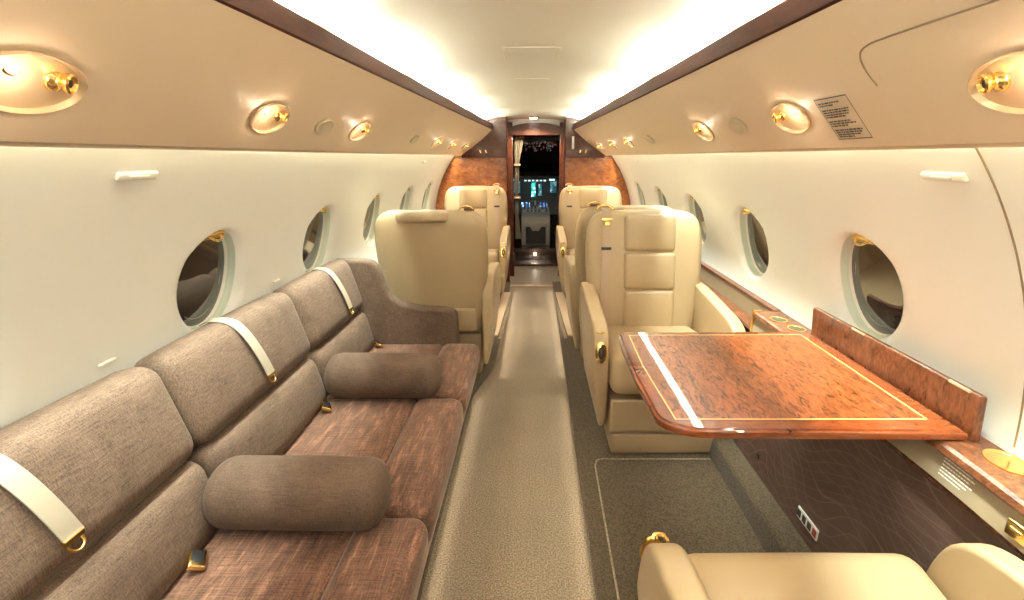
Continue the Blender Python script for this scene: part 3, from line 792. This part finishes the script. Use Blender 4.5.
place(A, .651, 2.46, 0, 'cream leather chair facing the camera behind the folding table')
place(B, -.572, 4.86, 0, 'cream leather chair facing the camera against the bulkhead on the sofa side')
place(dup(A), .615, 4.86, 0, 'cream leather chair facing the camera against the bulkhead on the table side')
place(dup(A), -.568, 3.17, PI, 'cream leather chair seen from behind, just past the sofa arm')
place(dup(B), .62, 3.43, PI, 'cream leather chair back to back with the one behind the table')
place(dup(B), .612, .46, PI, 'cream leather chair cut off by the bottom of the view, facing the table')

# ------------------------------------------------------------------ forward bulkhead and vestibule
def hullpoly(s, z0, z1, n=12):
    return [(hull(s)(0, z0 + (z1 - z0) * i / n).x, z0 + (z1 - z0) * i / n) for i in range(n + 1)]
OL, OR = -.265, .365
for s, side, xo in ((-1, 'left', OL), (1, 'right', OR)):
    T = empty('wall_front_' + side, (0, 0, 0), kind='structure', cat='wall', label='reddish wood bulkhead panel on the ' + ('sofa' if s < 0 else 'table') + ' side of the doorway')
    pts = [(xo, 0)] + hullpoly(s, .02, 1.412) + [(xo, 1.412)]
    bm = NB(); prism(bm, pts, 'y', Y1, Y1 + .03); obj('lower_panel', bm, M_BULK, T, smooth=0)
    pts = [(xo, 1.418), (CX + s * .85, 1.418), (CX + s * .70, 1.70), (CX + s * .45, 1.86), (xo, 1.90)]
    bm = NB(); prism(bm, pts, 'y', Y1 - .012, Y1 + .03); obj('upper_panel', bm, M_BULK_D, T, smooth=0)
    bm = NB(); box(bm, min(xo, xo - s * .018), max(xo, xo - s * .018), Y1 - .02, Y1 + .05, 0, 1.79); obj('edge_post', bm, M_TRIM, T, bevel=.006, seg=3)
    bm = NB(); box(bm, min(xo, xo + s * .10), max(xo, xo + s * .10), Y1 + .03, 5.95, 0, 1.9); obj('side_jamb', bm, M_BULK_D, T, smooth=0)
    # two small gold fittings on the upper panel
    for k in (0, 1):
        bm = NB(); soft(bm, (CX + s * (.50 + .06 * k), Y1 - .016, 1.475), (.014, .008, .035), .004, n=5, rot=RX(s * .35, 3, 'Y')); obj('coat_hook', bm, M_GOLD, T, smooth=50)
bm = NB(); box(bm, .43, .455, Y1 - .0145, Y1 - .012, 1.50, 1.63)
tag(obj('door_placard', bm, M_WHITE, smooth=0), 'small white upright placard on the wooden panel beside the doorway', 'placard')
# door frame with arched header
FY = 5.90
T = empty('doorway_frame', (0, 0, 0), kind='structure', cat='door frame', label='wooden arched frame of the cockpit passage')
xl, xr = -.215, .325
arch = [(xl - .08, 1.0), (xl - .08, 1.90), (xr + .08, 1.90), (xr + .08, 1.0), (xr, 1.0)]
zc = 1.66
inner = [(xl, zc), (xr, zc)]
for nm, a, b in (('post', xl - .06, xl), ('post', xr, xr + .06)):
    bm = NB(); box(bm, a, b, FY, FY + .06, 0, 1.80); obj(nm, bm, M_BULK_D, T, bevel=.006, seg=2)
top = [(xl - .06, 1.70)] + [((xl + xr) / 2 - (xr - xl + .12) / 2 * math.cos(PI * k / 16), 1.70 + .095 * math.sin(PI * k / 16)) for k in range(17)] + [(xr + .06, 1.70), (xr + .0, zc), (xl, zc)]
bm = NB(); prism(bm, top, 'y', FY - .01, FY + .06); obj('header', bm, M_BULK_D, T, smooth=30)
bm = NB(); prism(bm, [(xl - .2, 1.70)] + [((xl + xr) / 2 - .32 * math.cos(PI * k / 16), 1.70 + .090 * math.sin(PI * k / 16)) for k in range(17)] + [(xr + .2, 1.70), (xr + .2, 2.0), (xl - .2, 2.0)], 'y', FY + .02, FY + .05)
obj('infill', bm, M_CEIL, T, smooth=0)
# dome light
T = empty('dome_light', (CX + .005, 5.62, 1.832), cat='dome light', label='bright round dome light on the ceiling above the doorway')
bm = NB(); lathe(bm, [(.055, .01), (.058, -.006), (.05, -.010), (.045, -.006)], 28); obj('bezel', bm, M_GOLD, T, smooth=50)
bm = NB(); lathe(bm, [(.046, -.004), (.035, -.016), (.004, -.020)], 28); obj('lens', bm, M_DOME, T, smooth=60)
spot_light('dome_lamp_light', (CX + .005, 5.62, 1.79), (CX, 5.75, 0), 16, (1, .85, .62), 150, .5, .03)
# added dome light behind the camera, an unseen fill for the chair backs
T = empty('dome_light', (CX, -.75, 1.832), cat='dome light', label='added round dome light on the ceiling behind the camera, filling the chair backs')
bm = NB(); lathe(bm, [(.055, .01), (.058, -.006), (.05, -.010), (.045, -.006)], 28); obj('bezel', bm, M_GOLD, T, smooth=50)
bm = NB(); lathe(bm, [(.046, -.004), (.035, -.016), (.004, -.020)], 28); obj('lens', bm, M_DOME, T, smooth=60)
spot_light('dome_lamp_light', (CX, -.75, 1.79), (CX, -.3, .3), 11, (1, .92, .80), 165, .5, .04)
# threshold floor
bm = NB(); box(bm, OL + .0, OR, Y1 - .0, 6.50, -.03, .004); obj('floor_threshold', bm, mat('threshold', (.30, .24, .18), .45), smooth=0, kind='structure', label='smooth beige floor plate in the cockpit doorway', cat='floor')
bm = NB(); box(bm, OL, OR, Y1 - .03, Y1 + .006, -.02, .012); obj('trim_11', bm, M_PAD, bevel=.003, kind='structure', label='pale threshold strip at the bulkhead', cat='trim')
bm = NB(); box(bm, -.5, .6, 6.50, 9.0, -.05, .0); obj('floor_cockpit', bm, mat('dark_gloss_floor', (.035, .022, .015), .12, coat=1), smooth=0, kind='structure', label='dark glossy floor of the galley and cockpit passage', cat='floor')
bm = NB(); box(bm, OL, OR, 6.47, 6.53, 0, .03); obj('trim_12', bm, M_TRIM, bevel=.004, kind='structure', label='dark wooden sill across the passage floor', cat='trim')
for s, x in ((-1, -.36), (1, .45)):
    bm = NB(); box(bm, min(x, x + s * .04), max(x, x + s * .04), 5.96, 9.2, -.05, 2.0)
    obj('wall_passage', bm, mat('passage_wall', (.06, .025, .015), .3, coat=.5), smooth=0, kind='structure', label='dark wood wall of the cockpit passage, ' + ('curtain side' if s < 0 else 'open side'), cat='wall')
bm = NB(); box(bm, -.5, .6, 5.96, 9.2, 1.95, 1.99); obj('ceiling_passage', bm, M_BLACK, smooth=0, kind='structure', label='dark ceiling of the cockpit passage', cat='ceiling')
bm = NB(); box(bm, -1.3, 1.3, 9.2, 9.25, -.1, 2.1); obj('wall_nose', bm, M_BLACK, smooth=0, kind='structure', label='black night beyond the cockpit windscreen', cat='wall')
# curtain
bm = NB(); rings = []
for i in range(9):
    z = .45 + 1.20 * i / 8; g = 1 if z > 1.3 else .55
    wd = .055 + .065 * max(0, (z - 1.35) / .3) + .02 * (z < .6)
    if abs(z - .95) < .2: wd *= .8
    rings.append([Vector((xl + .012 + wd * k / 20 , 6.02 + .018 * math.sin(k * 1.7), z)) for k in range(21)] + [Vector((xl + .012 + wd * k / 20, 6.025 + .018 * math.sin(k * 1.7), z)) for k in range(20, -1, -1)])
loft(bm, rings)
T = empty('curtain', (xl + .03, 6.0, 1.65), cat='curtain', label='pale cream curtain tied back in the cockpit doorway')
o = obj('drape', bm, mat('curtain_cream', (.36, .31, .23), .8), T, smooth=60); o.location = -Vector(T.location)
for z in (.95, 1.33):
    bm = NB(); box(bm, xl + .006, xl + .085, 5.99, 6.045, z - .012, z + .012); o = obj('tie', bm, M_STRAP, T, bevel=.003); o.location = -Vector(T.location)

# step with a courtesy light
bm = NB(); box(bm, -.30, .40, 6.95, 9.0, .0, .16); obj('floor_step', bm, mat('dark_gloss_step', (.030, .018, .012), .15, coat=1), bevel=.008, kind='structure', label='dark glossy step at the cockpit entrance', cat='floor')
T = empty('courtesy_light', (.045, 6.945, .085), cat='courtesy light', label='small bright round floor light on the dark step before the cockpit')
bm = NB(); lathe(bm, [(.022, .0), (.024, .006), (.018, .010), (.015, .006)], 20, Matrix.Rotation(PI / 2, 4, 'X')); obj('bezel', bm, M_GOLD, T, smooth=50)
bm = NB(); lathe(bm, [(.016, .004), (.012, .011), (.002, .013)], 20, Matrix.Rotation(PI / 2, 4, 'X')); obj('lens', bm, M_DOME, T, smooth=60)
l = bpy.data.lights.new('courtesy_lamp_light', 'POINT'); l.energy = .35; l.color = (1, .88, .72); l.shadow_soft_size = .012
o = bpy.data.objects.new('courtesy_lamp_light', l); COL.objects.link(o); o.location = (.045, 6.90, .09)

# cockpit: pedestal, instrument panel, overhead panel, windscreen posts
T = empty('centre_pedestal', (.055, 7.25, 0), cat='pedestal', label='grey cockpit centre pedestal with dark recess, below the instrument screens')
def ck(name, bm, m, parent=None, **k):
    o = obj(name, bm, m, parent or T, **k)
    if not parent: o.location = -Vector(T.location)
    return o
bm = NB(); prism(bm, [(7.2, .16), (7.18, .50), (7.24, .58), (7.75, .68), (7.75, .16)], 'x', -.155, .265); ck('housing', bm, M_GREY, bevel=.012, seg=3)
bm = NB(); prism(bm, [(-.09, .19), (.20, .19), (.20, .44), (.14, .44), (.10, .38), (.01, .38), (-.03, .44), (-.09, .44)], 'y', 7.172, 7.19); ck('dark_recess', bm, M_BLACK, smooth=0)
for k in range(7):
    for j in range(3):
        bm = NB(); x = -.11 + k * .053; y = 7.30 + j * .15; z = .60 + .145 * (y - 7.06) / .8
        box(bm, x - .014, x + .014, y - .02, y + .02, z, z + .03 + .025 * ((k * 3 + j) % 3)); ck('control_lever', bm, M_DARK if (k + j) % 5 else M_GREY, smooth=0)
T = empty('instrument_panel', (.055, 7.85, .9), cat='instrument panel', label='cockpit instrument panel with glowing cyan and blue screens')
bm = NB(); prism(bm, [(7.80, .55), (7.84, 1.10), (8.1, 1.14), (8.1, .55)], 'x', -.34, .43); ck('panel_face', bm, mat('panel_grey', (.035, .038, .038), .5), smooth=0)
bm = NB(); prism(bm, [(7.72, 1.10), (7.72, 1.15), (8.2, 1.20), (8.2, 1.10)], 'x', -.34, .43); ck('glare_shield', bm, M_BLACK, bevel=.01)
def scr(xc, zc_, wd, h, c, st, detail):
    bm = NB(); y = 7.80 + .04 * (zc_ - .55) / .55 - .006
    box(bm, xc - wd / 2 - .012, xc + wd / 2 + .012, y, y + .01, zc_ - h / 2 - .012, zc_ + h / 2 + .012); fr = ck('screen_frame', bm, M_BLACK, smooth=0)
    m = emit('screen', c, st); N, L, b = nodes(m)
    v = coords(m, (1, 1, 1)); ch = N.new('ShaderNodeTexVoronoi'); ch.inputs['Scale'].default_value = detail; L.new(v, ch.inputs['Vector'])
    cr = ramp(m, ch.outputs['Distance'], [(.15, (1, 1, 1)), (.45, c), (.6, tuple(x * .08 for x in c))]); L.new(cr, b.inputs['Emission Color'])
    bm = NB(); box(bm, xc - wd / 2, xc + wd / 2, y - .002, y, zc_ - h / 2, zc_ + h / 2); obj('screen', bm, m, fr, smooth=0)
scr(.02, .93, .065, .22, (.02, .75, .62), 1.0, 26)
scr(.125, .93, .055, .18, (.05, .35, .40), .25, 34)
scr(-.235, .97, .10, .17, (.03, .25, .35), .15, 30); scr(.33, .97, .10, .17, (.03, .25, .35), .2, 30)
scr(-.10, .70, .13, .075, (.08, .35, .95), .8, 24); scr(.17, .70, .13, .075, (.08, .25, .85), .6, 26)
scr(-.27, 1.07, .06, .05, (.2, .8, .8), .5, 30); scr(.31, 1.07, .08, .05, (.3, .9, .9), .7, 30)
for k in range(6):
    bm = NB(); box(bm, -.12 + k * .06, -.085 + k * .06, 7.826, 7.834, 1.058, 1.078); ck('indicator_lamp', bm, emit('indicator', (.7, .95, .9), .25 + .2 * (k % 2)), smooth=0)
bm = NB(); box(bm, .02, .08, 7.795, 7.805, .64, .67); ck('indicator_lamp', bm, emit('indicator_white', (1, .95, .85), .5), smooth=0)
area_light('instrument_glow_light', (.05, 7.55, 1.06), (0, .4, -1), .5, .1, .15, (.5, .75, .8))
T = empty('overhead_switch_panel', (.055, 7.6, 1.7), cat='switch panel', label='dark overhead cockpit switch panel dotted with small reddish and white lamps')
bm = NB(); prism(bm, [(7.30, 1.64), (8.0, 1.50), (8.0, 1.56), (7.30, 1.70)], 'x', -.33, .42); ck('panel_face', bm, M_BLACK, smooth=0)
for k in range(60):
    x = -.26 + .62 * random.random(); y = 7.34 + .6 * random.random(); z = 1.64 - .14 * (y - 7.30) / .7
    bm = NB(); q = .004 + .005 * random.random(); box(bm, x - q, x + q, y - .02, y + .02, z - .006, z - .001)
    ck('panel_lamp', bm, emit('panel_lamp', random.choice([(.9, .4, .3), (.8, .7, .6), (.9, .3, .2), (.7, .75, .8)]), .16 * random.random() + .02), smooth=0)
T = empty('windscreen', (.055, 8.6, 1.35), cat='windscreen', label='black cockpit windscreen with dark centre post')
bm = NB(); box(bm, .035, .075, 8.4, 8.45, 1.15, 1.8); ck('centre_post', bm, M_DARK, bevel=.006)
bm = NB(); prism(bm, [(8.40, 1.12), (8.15, 1.80), (8.16, 1.80), (8.41, 1.12)], 'x', -.33, .42); ck('glass', bm, M_PANE, smooth=0)

# aft wall closing the cabin behind the camera
bm = NB(); box(bm, -1.2, 1.25, Y0 - .05, Y0, -.05, 2.0); obj('wall_back', bm, M_SHELL, smooth=0, kind='structure', label='cream aft cabin wall behind the camera', cat='wall')
